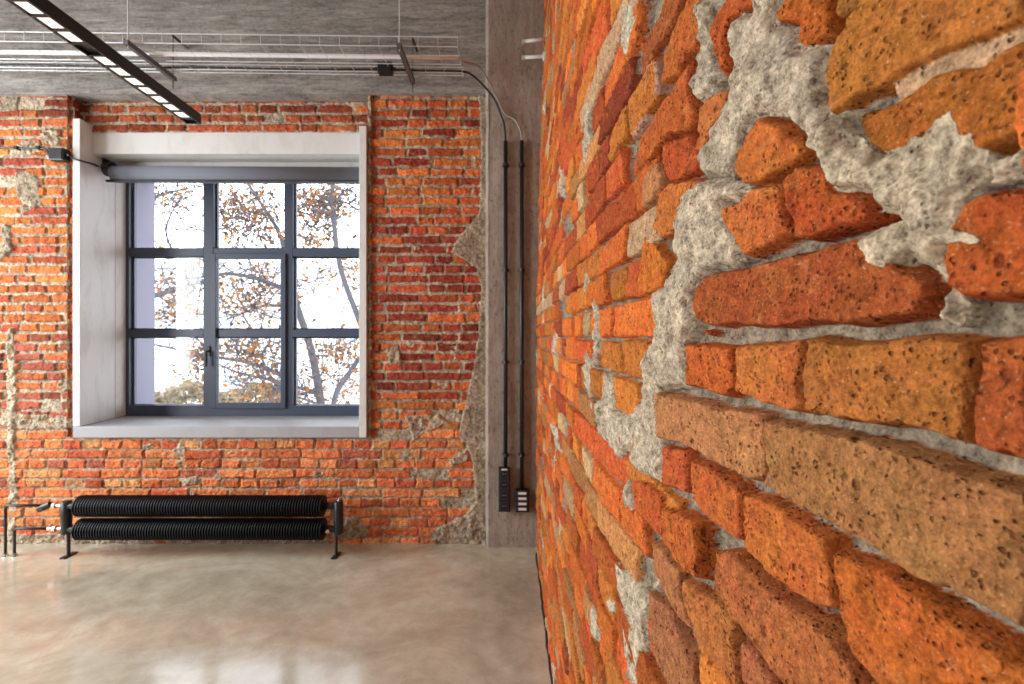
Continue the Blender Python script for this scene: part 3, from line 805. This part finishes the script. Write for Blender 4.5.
def fitting(name, pts, r, m, parent): 
    bm = bmesh.new(); tube(bm, pts, r, 14); return obj(name, bm, m, parent, smooth=False)
xh = rp(66.5, 0).x
vz = rp(0, 505.4).z; lz = rp(0, 528.6).z
vx = rp(47, 0).x
pv = empty('radiator_valve', (vx, YR, vz)); setp(pv, 'black thermostatic valve on the upper left pipe of the radiator', 'valve')
fitting('valve_body', [(vx - .03, YR, vz), (vx + .045, YR, vz)], .014, M['blackmetal'], pv)
fitting('thermostat_head', [(vx + .035, YR - .01, vz + .014), (vx - .005, YR - .012, vz - .006), (vx - .045, YR - .014, vz - .026)], [.02, .026, .021], M['black'], pv)
fitting('union_nut', [(vx + .045, YR, vz), (vx + .065, YR, vz)], .02, M['brass'], pv)
fitting('connector', [(vx + .06, YR, vz), (xh - .028, YR, vz)], .012, M['brass'], pv)
lx = rp(52, 0).x
lk = empty('lockshield_fitting', (lx, YR, lz)); setp(lk, 'pale metal pipe fitting on the lower left radiator connection', 'pipe fitting')
fitting('fitting_body', [(lx - .03, YR, lz), (xh - .03, YR, lz)], .014, M['brass'], lk)
fitting('union_nut', [(lx + .012, YR, lz), (lx + .035, YR, lz)], .024, M['brass'], lk)
fitting('spindle', [(lx - .008, YR, lz + .01), (lx - .008, YR, lz + .035)], .011, M['brass'], lk)
for zz, pxv, x1, lab in ((vz, 5.5, vx - .03, 'outer, taller black heating pipe bending down to the floor at far left'), (lz, 14.5, lx - .03, 'inner, lower black heating pipe bending down to the floor left of the radiator')):
    x = rp(pxv, 0).x
    pp = empty('heating_pipe', (x, YR, 0)); setp(pp, lab, 'pipe')
    bm = bmesh.new(); tube(bm, bend([(x1, YR, zz), (x, YR, zz), (x, YR, 0.0)], .03), .0095, 12); obj('pipe_run', bm, M['blackmetal'], pp, smooth=True)
    bm = bmesh.new(); tube(bm, [(x, YR, 0), (x, YR, .022)], [.02, .013], 14); obj('floor_collar', bm, M['chrome'], pp)

# ------------------------------------------------------------------ wire-mesh cable tray
YT0, YT1, ZTR = 3.19, 3.55, H + 1.95
tr = empty('cable_tray', (-2.5, 3.4, ZTR)); setp(tr, 'galvanised wire-mesh cable tray running along the concrete beam above the window', 'cable tray')
xe = (461 - HX) * 3.4 / F; xs0 = -5.2
wires = [(YT0, .062), (YT0, .03), (YT0 + .003, 0), (YT0 + .10, -.003), (YT0 + .205, -.003), (YT0 + .31, -.003), (YT1 - .003, 0), (YT1, .03), (YT1, .062)]
bm = bmesh.new()
sag = lambda x: -.012 * (x - xs0)                       # the run drops slightly to the right
for y, z in wires:
    if z == .03: continue
    tube(bm, [(x, y, ZTR + z + sag(x) + .02) for x in np.linspace(xs0, xe, 12)], .0032, 6)
obj('long_wires', bm, M['zinc'], tr)
bm = bmesh.new()
for x in np.arange(xe, xs0, -.13):
    z = ZTR + sag(x) + .02
    tube(bm, [(x, YT0 - .004, z + .064), (x, YT0 - .004, z - .006), (x, YT1 + .004, z - .006), (x, YT1 + .004, z + .064)], .0016, 6)
obj('cross_wires', bm, M['zinc'], tr)
for px in (128, 399.5):
    x = (px - HX) * (YT0 - .03) / F
    z = ZTR + sag(x) + .006
    hg = empty('tray_hanger', (x, 3.4, z)); setp(hg, 'steel bracket and rod holding the cable tray, ' + ('right of the track light' if px < 200 else 'beside the black box near the tray end'), 'bracket')
    bm = bmesh.new(); box(bm, x - .014, x + .014, YT0 - .05, YT1 + .05, z - .028, z + .004); box(bm, x - .014, x - .010, YT0 - .05, YT1 + .05, z - .028, z + .014)
    obj('cross_bar', bm, mat('dull_zinc', (108, 106, 106), .5, .6), hg)
    bm = bmesh.new(); tube(bm, [(x, YT0 - .03, z - .04), (x, YT0 - .03, 4.6)], .0042, 8); obj('threaded_rod', bm, M['zinc'], hg)
    bm = bmesh.new(); tube(bm, [(x, YT1 + .03, z - .09), (x, YT1 + .03, z + .31)], .0032, 8); tube(bm, [(x, YT1 + .03, z + .30), (x, YW - .03, z + .30)], .010, 8)
    obj('rear_rod', bm, mat('dark_rod', (70, 66, 62), .5, .5), hg)
    bm = bmesh.new(); tube(bm, [(x, YT0 - .03, z + .005), (x, YT0 - .03, z + .018)], .011, 6); obj('nut', bm, M['zinc'], hg)
# white conduit lying in the tray and its cable
yc = YT0 + .16
zt = lambda x: ZTR + sag(x) + .02
bm = bmesh.new(); tube(bm, [(x, yc, zt(x) + .018) for x in np.linspace(xs0, xe - .01, 12)], .0135, 12)
o = obj('conduit', bm, M['whitecable'], smooth=True); setp(o, 'straight white plastic conduit lying in the mesh cable tray', 'conduit')
YC = 3.672
bm = bmesh.new()
tube(bm, crspline([(xe - .02, yc, zt(xe) + .018), (xe + .03, yc + .03, zt(xe) + .005), P(478, 66, 3.5), P(489, 82, 3.6), P(497, 98, 3.67), P(505, 114, YC), P(514, 119, YC), P(520, 129, YC), P(522, 141, YC), P(522, 150, YC)]), .0062, 8)
o = obj('cable', bm, M['greycable'], smooth=True); setp(o, 'grey cable leaving the tray end and running to the right-hand conduit', 'cable')
bm = bmesh.new()
tube(bm, crspline([(x, YT1 - .05, zt(x) + .008 + .004 * math.sin(x * 5)) for x in np.linspace(xs0, xe, 26)] + [P(472, 75, 3.57), P(484, 86, 3.62), P(494, 99, 3.67), P(501, 115, YC), P(505, 130, YC), P(505.6, 150, YC)], 4), .0075, 8)
o = obj('cable', bm, M['black'], smooth=True); setp(o, 'long black cable along the tray, curving down to the left-hand conduit', 'cable')
# black box on the tray
a = P(385.5, 68.5, YT1 - .09)
b0 = empty('junction_box', a); setp(b0, 'black junction box fixed on the cable tray near its right end', 'junction box')
bm = bmesh.new(); box(bm, a.x - .052, a.x + .052, a.y - .03, a.y + .03, a.z - .042, a.z + .036); obj('box_body', bm, M['black'], b0, bevel=.006)
bm = bmesh.new(); box(bm, a.x - .046, a.x + .046, a.y - .036, a.y - .0295, a.z - .036, a.z + .030); obj('lid', bm, M['black'], b0, bevel=.003)
for s in (-1, 1):
    bm = bmesh.new(); tube(bm, [(a.x + s * .051, a.y, a.z - .004), (a.x + s * .075, a.y, a.z - .004)], .014, 10); obj('cable_gland', bm, M['black'], b0)

# conduits and outlets on the column
for px, y0_, y1_, w_, lab in ((505.6, 141, 468, .0155, 'black conduit on the column, left of the pair, above the tall outlet block'), (521.8, 141, 490, .0155, 'black conduit on the column, right of the pair, next to the brick wall')):
    t0 = P(px, y0_, YC); t1 = P(px, y1_, YC)
    cd = empty('cable_conduit', t1); setp(cd, lab, 'conduit')
    bm = bmesh.new(); tube(bm, [t0, t1], w_, 16); obj('pipe_run', bm, M['blackmetal'], cd, smooth=True)
    for py in (165, 270, 362, 455):
        c = P(px, py, YC); bm = bmesh.new(); tube(bm, [c + Vector((0, 0, -.012)), c + Vector((0, 0, .012))], w_ + .0045, 16); box(bm, c.x - .024, c.x + .024, YC + .008, YC + .026, c.z - .010, c.z + .010)
        obj('pipe_clip', bm, M['blackmetal'], cd)
YO = 3.655
def outlet(px0, px1, py0, py1, n, white, lab):
    a = P(px0, py1, YO); b = P(px1, py0, YO)
    r = empty('power_outlet', ((a.x + b.x) / 2, YO, a.z)); setp(r, lab, 'power outlet')
    bm = bmesh.new(); box(bm, a.x, b.x, YO - .012, 3.692, a.z, b.z); obj('housing', bm, M['black'], r, bevel=.005)
    hgt = (b.z - a.z - .012) / n
    for i in range(n):
        z1 = b.z - .006 - i * hgt; z0 = z1 - hgt + .006; cx = (a.x + b.x) / 2; zc = (z0 + z1) / 2
        bm = bmesh.new(); box(bm, a.x + .008, b.x - .008, YO - .019, YO - .0115, z0, z1); f = obj('socket', bm, M['socketdark'], r, bevel=.003)
        bm = bmesh.new()
        if white:
            box(bm, cx - .030, cx + .030, YO - .023, YO - .0185, zc - .009, zc + .009); obj('white_port', bm, M['socketwhite'], f)
        else:
            rr_ = min(hgt * .36, .028)
            tube(bm, [(cx, YO - .0185, zc), (cx, YO - .022, zc)], rr_, 20); obj('socket_well', bm, M['black'], f)
            bm = bmesh.new()
            for s in (-1, 1): tube(bm, [(cx + s * .010, YO - .0215, zc), (cx + s * .010, YO - .0235, zc)], .003, 8)
            obj('contact', bm, M['zinc'], f)
    if not white:
        bm = bmesh.new(); box(bm, cx - .022, cx + .022, YO - .0225, YO - .0185, b.z - .016, b.z - .004); obj('switch', bm, M['socketwhite'], r)
outlet(498.5, 510.2, 467.5, 511.5, 4, False, 'tall black four-socket outlet block at the foot of the left conduit')
outlet(515.4, 529.2, 489.5, 512, 4, True, 'short black outlet box with white ports under the right conduit')

# two metal wall brackets high on the right wall
for py0, py1, lab, nut in ((41.5, 38.5, 'upper of two pale metal pipe stubs sticking out of the brick wall', 0), (57.5, 56, 'lower metal pipe stub with a collar sticking out of the brick wall', 1)):
    Yb = 3.5
    a = P(522.5, py0, Yb); b = P(551, py1, Yb)
    r = empty('pipe_stub', b); setp(r, lab, 'pipe stub')
    bm = bmesh.new(); tube(bm, [a, b], .012, 12); obj('pipe_run', bm, M['whitecable'], r, smooth=True)
    if nut:
        bm = bmesh.new(); tube(bm, [P(543, 56.5, Yb), P(549, 56, Yb)], .03, 14); obj('collar', bm, M['whitecable'], r)
    bm = bmesh.new(); tube(bm, [a + Vector((-.006, 0, 0)), a + Vector((.012, 0, 0))], .016, 12); obj('end_cap', bm, M['zinc'], r)

# ------------------------------------------------------------------ linear track light
ZL = 1.36                                                 # above the eye
lt = empty('linear_pendant_light', ((192 - HX) * ZL / (HY - 124), F * ZL / (HY - 124), H + ZL)); setp(lt, 'black linear pendant light with square white cells hanging in the upper left corner', 'light')
Ye = F * ZL / (HY - 124)                                   # far end
XL0 = (187 - HX) * Ye / F; XL1 = (201 - HX) * Ye / F; hL = .062
y0_ = .6
bm = bmesh.new()
z0 = H + ZL
box(bm, XL0, XL0 + .007, y0_, Ye, z0, z0 + hL); box(bm, XL1 - .012, XL1, y0_, Ye, z0, z0 + hL)
box(bm, XL0 + .007, XL1 - .012, y0_, Ye, z0 + .014, z0 + hL)
box(bm, XL0 + .007, XL1 - .012, y0_, y0_ + .007, z0, z0 + .014); box(bm, XL0 + .007, XL1 - .012, Ye - .007, Ye, z0, z0 + .014)
yy = y0_ + .007
cell = .085; gap = .012
k = 0
while yy + cell < Ye - .01:
    # black bars between the cells; every eighth bay is a blank cover
    box(bm, XL0 + .007, XL1 - .012, yy + cell, yy + cell + gap, z0, z0 + .014)
    if k % 9 != 8:
        cb = bmesh.new(); box(cb, XL0 + .014, XL1 - .022, yy + .004, yy + cell - .004, z0 + .006, z0 + .0135)
        obj('light_cell', cb, M['led'], lt)
    yy += cell + gap; k += 1
obj('housing', bm, M['blackmetal'], lt)
for y in (.9, 1.75):
    bm = bmesh.new(); tube(bm, [((XL0 + XL1) / 2, y, z0 + hL), ((XL0 + XL1) / 2, y, 4.6)], .0016, 6); obj('suspension_wire', bm, M['blackmetal'], lt)

lt.rotation_euler = (0, 0, .030)
# ------------------------------------------------------------------ outdoors
bm = bmesh.new(); box(bm, -60, 40, 5.2, 80, -6.2, -6.0); o = obj('ground', bm, M['outground']); setp(o, kind='structure')
bd = empty('building', (-6, 26, -6)); setp(bd, 'pale overexposed building with ledges seen far behind the tree', 'building')
bm = bmesh.new(); box(bm, -24, 6, 26, 34, -6, H + 3.6); obj('facade_wall', bm, M['facade'], bd)
bm = bmesh.new(); box(bm, -24.4, 6.4, 25.6, 34.4, H + 3.6, H + 3.9); obj('roof', bm, M['ledge'], bd)
for py in (309, 317):
    z = H + (HY - py) * 26 / F; bm = bmesh.new(); box(bm, -24.1, 6.1, 25.75, 26, z - .12, z + .12); obj('ledge', bm, M['ledge'], bd)
gw = mat('facade_window_glass', (190, 196, 204), .3)
for i in range(9):
    for zz in (H - 3.2, H + .3 - .6):
        x = -22 + i * 3.1; bm = bmesh.new(); box(bm, x, x + 1.2, 25.93, 26.01, zz, zz + 1.1); obj('facade_window', bm, gw, bd)

def leaf(bm, p, s, rnd):
    d = Vector((rnd.gauss(0, 1), rnd.gauss(0, 1), rnd.gauss(0, 1))).normalized(); q = d.orthogonal().normalized()
    q = Matrix.Rotation(rnd.uniform(0, 6.28), 3, d) @ q; n = d.cross(q)
    v = [bm.verts.new(p - d * s), bm.verts.new(p + q * s * .55 + n * s * .12), bm.verts.new(p + d * s), bm.verts.new(p - q * s * .55 + n * s * .12)]
    bm.faces.new(v)
def tree(loc, branches, clusters, label, seed, lab_leaf):
    rnd = random.Random(seed)
    t = empty('tree', loc); setp(t, label, 'tree')
    wood = bmesh.new(); lf = bmesh.new()
    for pts, r0, r1, Y in branches:
        q = [P(a, b, Y + dy) if dz is None else Vector((a, Y, b)) for a, b, dy, dz in pts]
        sp = crspline(q, 6); n = len(sp)
        tube(wood, sp, [r0 + (r1 - r0) * i / (n - 1) for i in range(n)], 8)
        # side twigs
        for i in range(3, n - 1, 2):
            if r0 > .1 and i < n * .5: continue
            p = sp[i]
            for _ in range(2):
                d = Vector((rnd.gauss(0, 1), rnd.gauss(0, .8), rnd.gauss(.1, .9))).normalized(); L = rnd.uniform(.25, .8)
                a1 = p + d * L * .5 + Vector((0, 0, rnd.uniform(-.06, .1))); a2 = p + d * L + Vector((rnd.gauss(0, .1), 0, rnd.gauss(0, .12)))
                tube(wood, [p, a1, a2], [.011, .008, .004], 5)
                for _ in range(rnd.randint(1, 6)):
                    leaf(lf, a1 + (a2 - a1) * rnd.random() + Vector((rnd.gauss(0, .06), rnd.gauss(0, .06), rnd.gauss(0, .06))), rnd.uniform(.035, .065), rnd)
    for (a, b, sx, sy, n, Y) in clusters:
        c = None
        for i in range(int(n * 1.5)):
            if i % 7 == 0:
                c = P(rnd.gauss(a, sx), rnd.gauss(b, sy), Y + rnd.uniform(-.9, .9))
                tube(wood, [c + Vector((rnd.gauss(0, .3), rnd.gauss(0, .3), rnd.gauss(0, .22))), c + Vector((rnd.gauss(0, .08), 0, rnd.gauss(0, .08))), c], [.010, .007, .004], 5)
            leaf(lf, c + Vector((rnd.gauss(0, .10), rnd.gauss(0, .10), rnd.gauss(0, .09))), rnd.uniform(.03, .06), rnd)
    obj('branches', wood, M['bark'], t, smooth=True)
    obj('foliage', lf, lab_leaf, t)
YA = 9.0
B = lambda *p: [(x, y, d, None) for x, y, d in p]
tree((P(322, 404, YA).x + .3, YA, -6), [
  (B((345, 1120, 0), (340, 700, 0), (328, 470, 0), (321, 405, 0), (311, 350, .1), (297, 306, .2), (288, 270, .3), (280, 235, .4), (262, 205, .6), (246, 180, .8)), .11, .022, YA),
  (B((330, 470, 0), (334, 402, -.1), (350, 372, -.4), (366, 350, -.6), (385, 330, -.8)), .06, .03, YA),
  (B((390, 400, .4), (370, 350, .3), (356, 312, .3), (344, 280, .2), (337, 250, .1), (333, 210, 0), (331, 170, -.1), (325, 120, -.2)), .055, .035, YA - .8),
  (B((316, 392, 0), (292, 386, -.3), (262, 378, -.5), (236, 372, -.8), (215, 362, -1)), .035, .012, YA),
  (B((283, 393, 0), (268, 372, -.2), (262, 355, -.3), (270, 340, -.4), (258, 330, -.3)), .03, .01, YA),
  (B((296, 384, 0), (275, 372, .3), (245, 362, .6), (222, 358, .8), (190, 352, 1), (152, 344, 1.2)), .05, .02, YA),
  (B((300, 304, 0), (284, 290, -.2), (262, 280, -.4), (240, 275, -.6), (220, 274, -.7), (190, 279, -.9), (165, 284, -1)), .05, .012, YA),
  (B((326, 400, 0), (310, 393, .5), (290, 396, .8), (260, 403, 1.1)), .025, .01, YA),
  (B((284, 306, 0), (262, 306, .1), (245, 312, .1), (226, 320, .1)), .03, .01, YA),
  (B((333, 205, 0), (346, 190, 0), (356, 196, 0), (350, 205, 0), (366, 212, 0)), .02, .008, YA - .8),
  (B((320, 405, 0), (300, 398, -.6), (282, 396, -.8)), .03, .012, YA),
 ], [
  (236, 203, 14, 10, 240, YA), (262, 222, 12, 10, 200, YA), (228, 232, 8, 8, 90, YA), (310, 208, 9, 9, 230, YA), (332, 202, 5, 14, 190, YA - .5), (318, 238, 12, 5, 80, YA),
  (352, 270, 6, 10, 60, YA), (240, 303, 14, 10, 150, YA), (262, 292, 12, 10, 90, YA), (245, 345, 16, 6, 150, YA), (258, 368, 12, 14, 110, YA), (262, 392, 16, 5, 80, YA),
  (338, 348, 14, 7, 150, YA), (330, 375, 18, 10, 90, YA), (345, 395, 8, 8, 40, YA), (318, 275, 10, 5, 30, YA), (270, 245, 30, 20, 80, YA + 2)],
  'autumn tree with orange leaves and two leaning trunks behind the right panes', 3, M['leaf'])
tree((P(60, 336, 9.6).x, 9.6, -6), [
  (B((40, 1050, 0), (44, 600, 0), (40, 336, 0), (34, 150, 0)), .2, .1, 9.6),
  (B((42, 336, 0), (100, 300, 0), (150, 296, -.2), (168, 292, -.3), (190, 285, -.4), (204, 283, -.4), (216, 281, -.5)), .08, .012, 9.6),
  (B((189, 284, -.4), (184, 270, -.4), (174, 254, -.3), (166, 232, -.3), (172, 212, -.3), (180, 200, -.3), (176, 190, -.3)), .028, .008, 9.6),
  (B((38, 260, 0), (90, 215, 0), (150, 198, 0), (180, 190, 0), (205, 186, .1)), .05, .006, 9.6),
 ], [(178, 292, 10, 10, 150, 9.4), (172, 310, 8, 8, 70, 9.4), (172, 200, 8, 6, 40, 9.4), (192, 352, 7, 8, 100, 9.4), (196, 370, 6, 8, 60, 9.4), (160, 196, 6, 4, 20, 9.4), (200, 236, 5, 16, 16, 9.4)],
  'tree whose bare curving branch and sparse leaves cross the left-hand panes', 8, M['leaf'])
# low pale hedge far below
rnd = random.Random(2)
hd = empty('hedge', (-8, 17, -6)); setp(hd, 'low pale hedge visible through the bottom left pane', 'hedge')
bm = bmesh.new()
for i in range(2600):
    px = rnd.uniform(100, 300); top = 386 + 5 * math.sin(px * .09) + rnd.uniform(0, 4)
    leaf(bm, P(px, top + abs(rnd.gauss(0, 14)), 17 + rnd.uniform(-.8, .8)), rnd.uniform(.07, .15), rnd)
obj('foliage', bm, M['hedge'], hd)
bm = bmesh.new()
for px in range(104, 300, 8):
    tube(bm, [Vector((P(px, 0, 17).x, 17, -6)), P(px + rnd.uniform(-3, 3), 392, 17)], [.05, .02], 5)
obj('stems', bm, M['bark'], hd)

# ------------------------------------------------------------------ light
w = bpy.data.worlds.new('World'); bpy.context.scene.world = w; w.use_nodes = True
bg = w.node_tree.nodes['Background']; bg.inputs[0].default_value = (.88, .93, 1.0, 1); bg.inputs[1].default_value = 6.0
for (a, b), en in zip(wins, (190, 205)):                # daylight through the left-hand windows
    l = bpy.data.lights.new('window_daylight', 'AREA'); l.shape = 'RECTANGLE'; l.size = 2.3; l.size_y = b - a; l.energy = en; l.color = (.93, .97, 1)
    o = bpy.data.objects.new('window_daylight', l); C.objects.link(o); o.location = (-5.98, (a + b) / 2, 2.1)
    o.rotation_euler = (0, math.radians(-90 + 8), 0)
l = bpy.data.lights.new('ceiling_fill', 'AREA'); l.shape = 'RECTANGLE'; l.size = 3.0; l.size_y = 3.0; l.energy = 45; l.color = (1, .97, .93)  # soft overhead fill, added to brighten the room; no real fixture here
o = bpy.data.objects.new('ceiling_fill', l); C.objects.link(o); o.location = (-3.4, .9, 4.3)

# ------------------------------------------------------------------ camera
cam = bpy.data.cameras.new('camera'); co = bpy.data.objects.new('camera', cam); C.objects.link(co)
co.location = (0, 0, H); co.rotation_euler = (math.radians(90), 0, 0)
cam.sensor_width = 36; cam.lens = F / 1024 * 36; cam.shift_x = 0; cam.shift_y = (HY - 342) / 1024
cam.clip_start = .02; cam.clip_end = 200
cam.dof.use_dof = True; cam.dof.focus_distance = .78; cam.dof.aperture_fstop = 9
sc = bpy.context.scene; sc.camera = co
sc.view_settings.view_transform = 'Standard'; sc.view_settings.look = 'None'; sc.view_settings.gamma = 1
sc.view_settings.use_curve_mapping = False; sc.view_settings.exposure = -.12
sc.cycles.use_denoising = True
sc.cycles.max_bounces = 8; sc.cycles.transparent_max_bounces = 16; sc.cycles.sample_clamp_indirect = 6
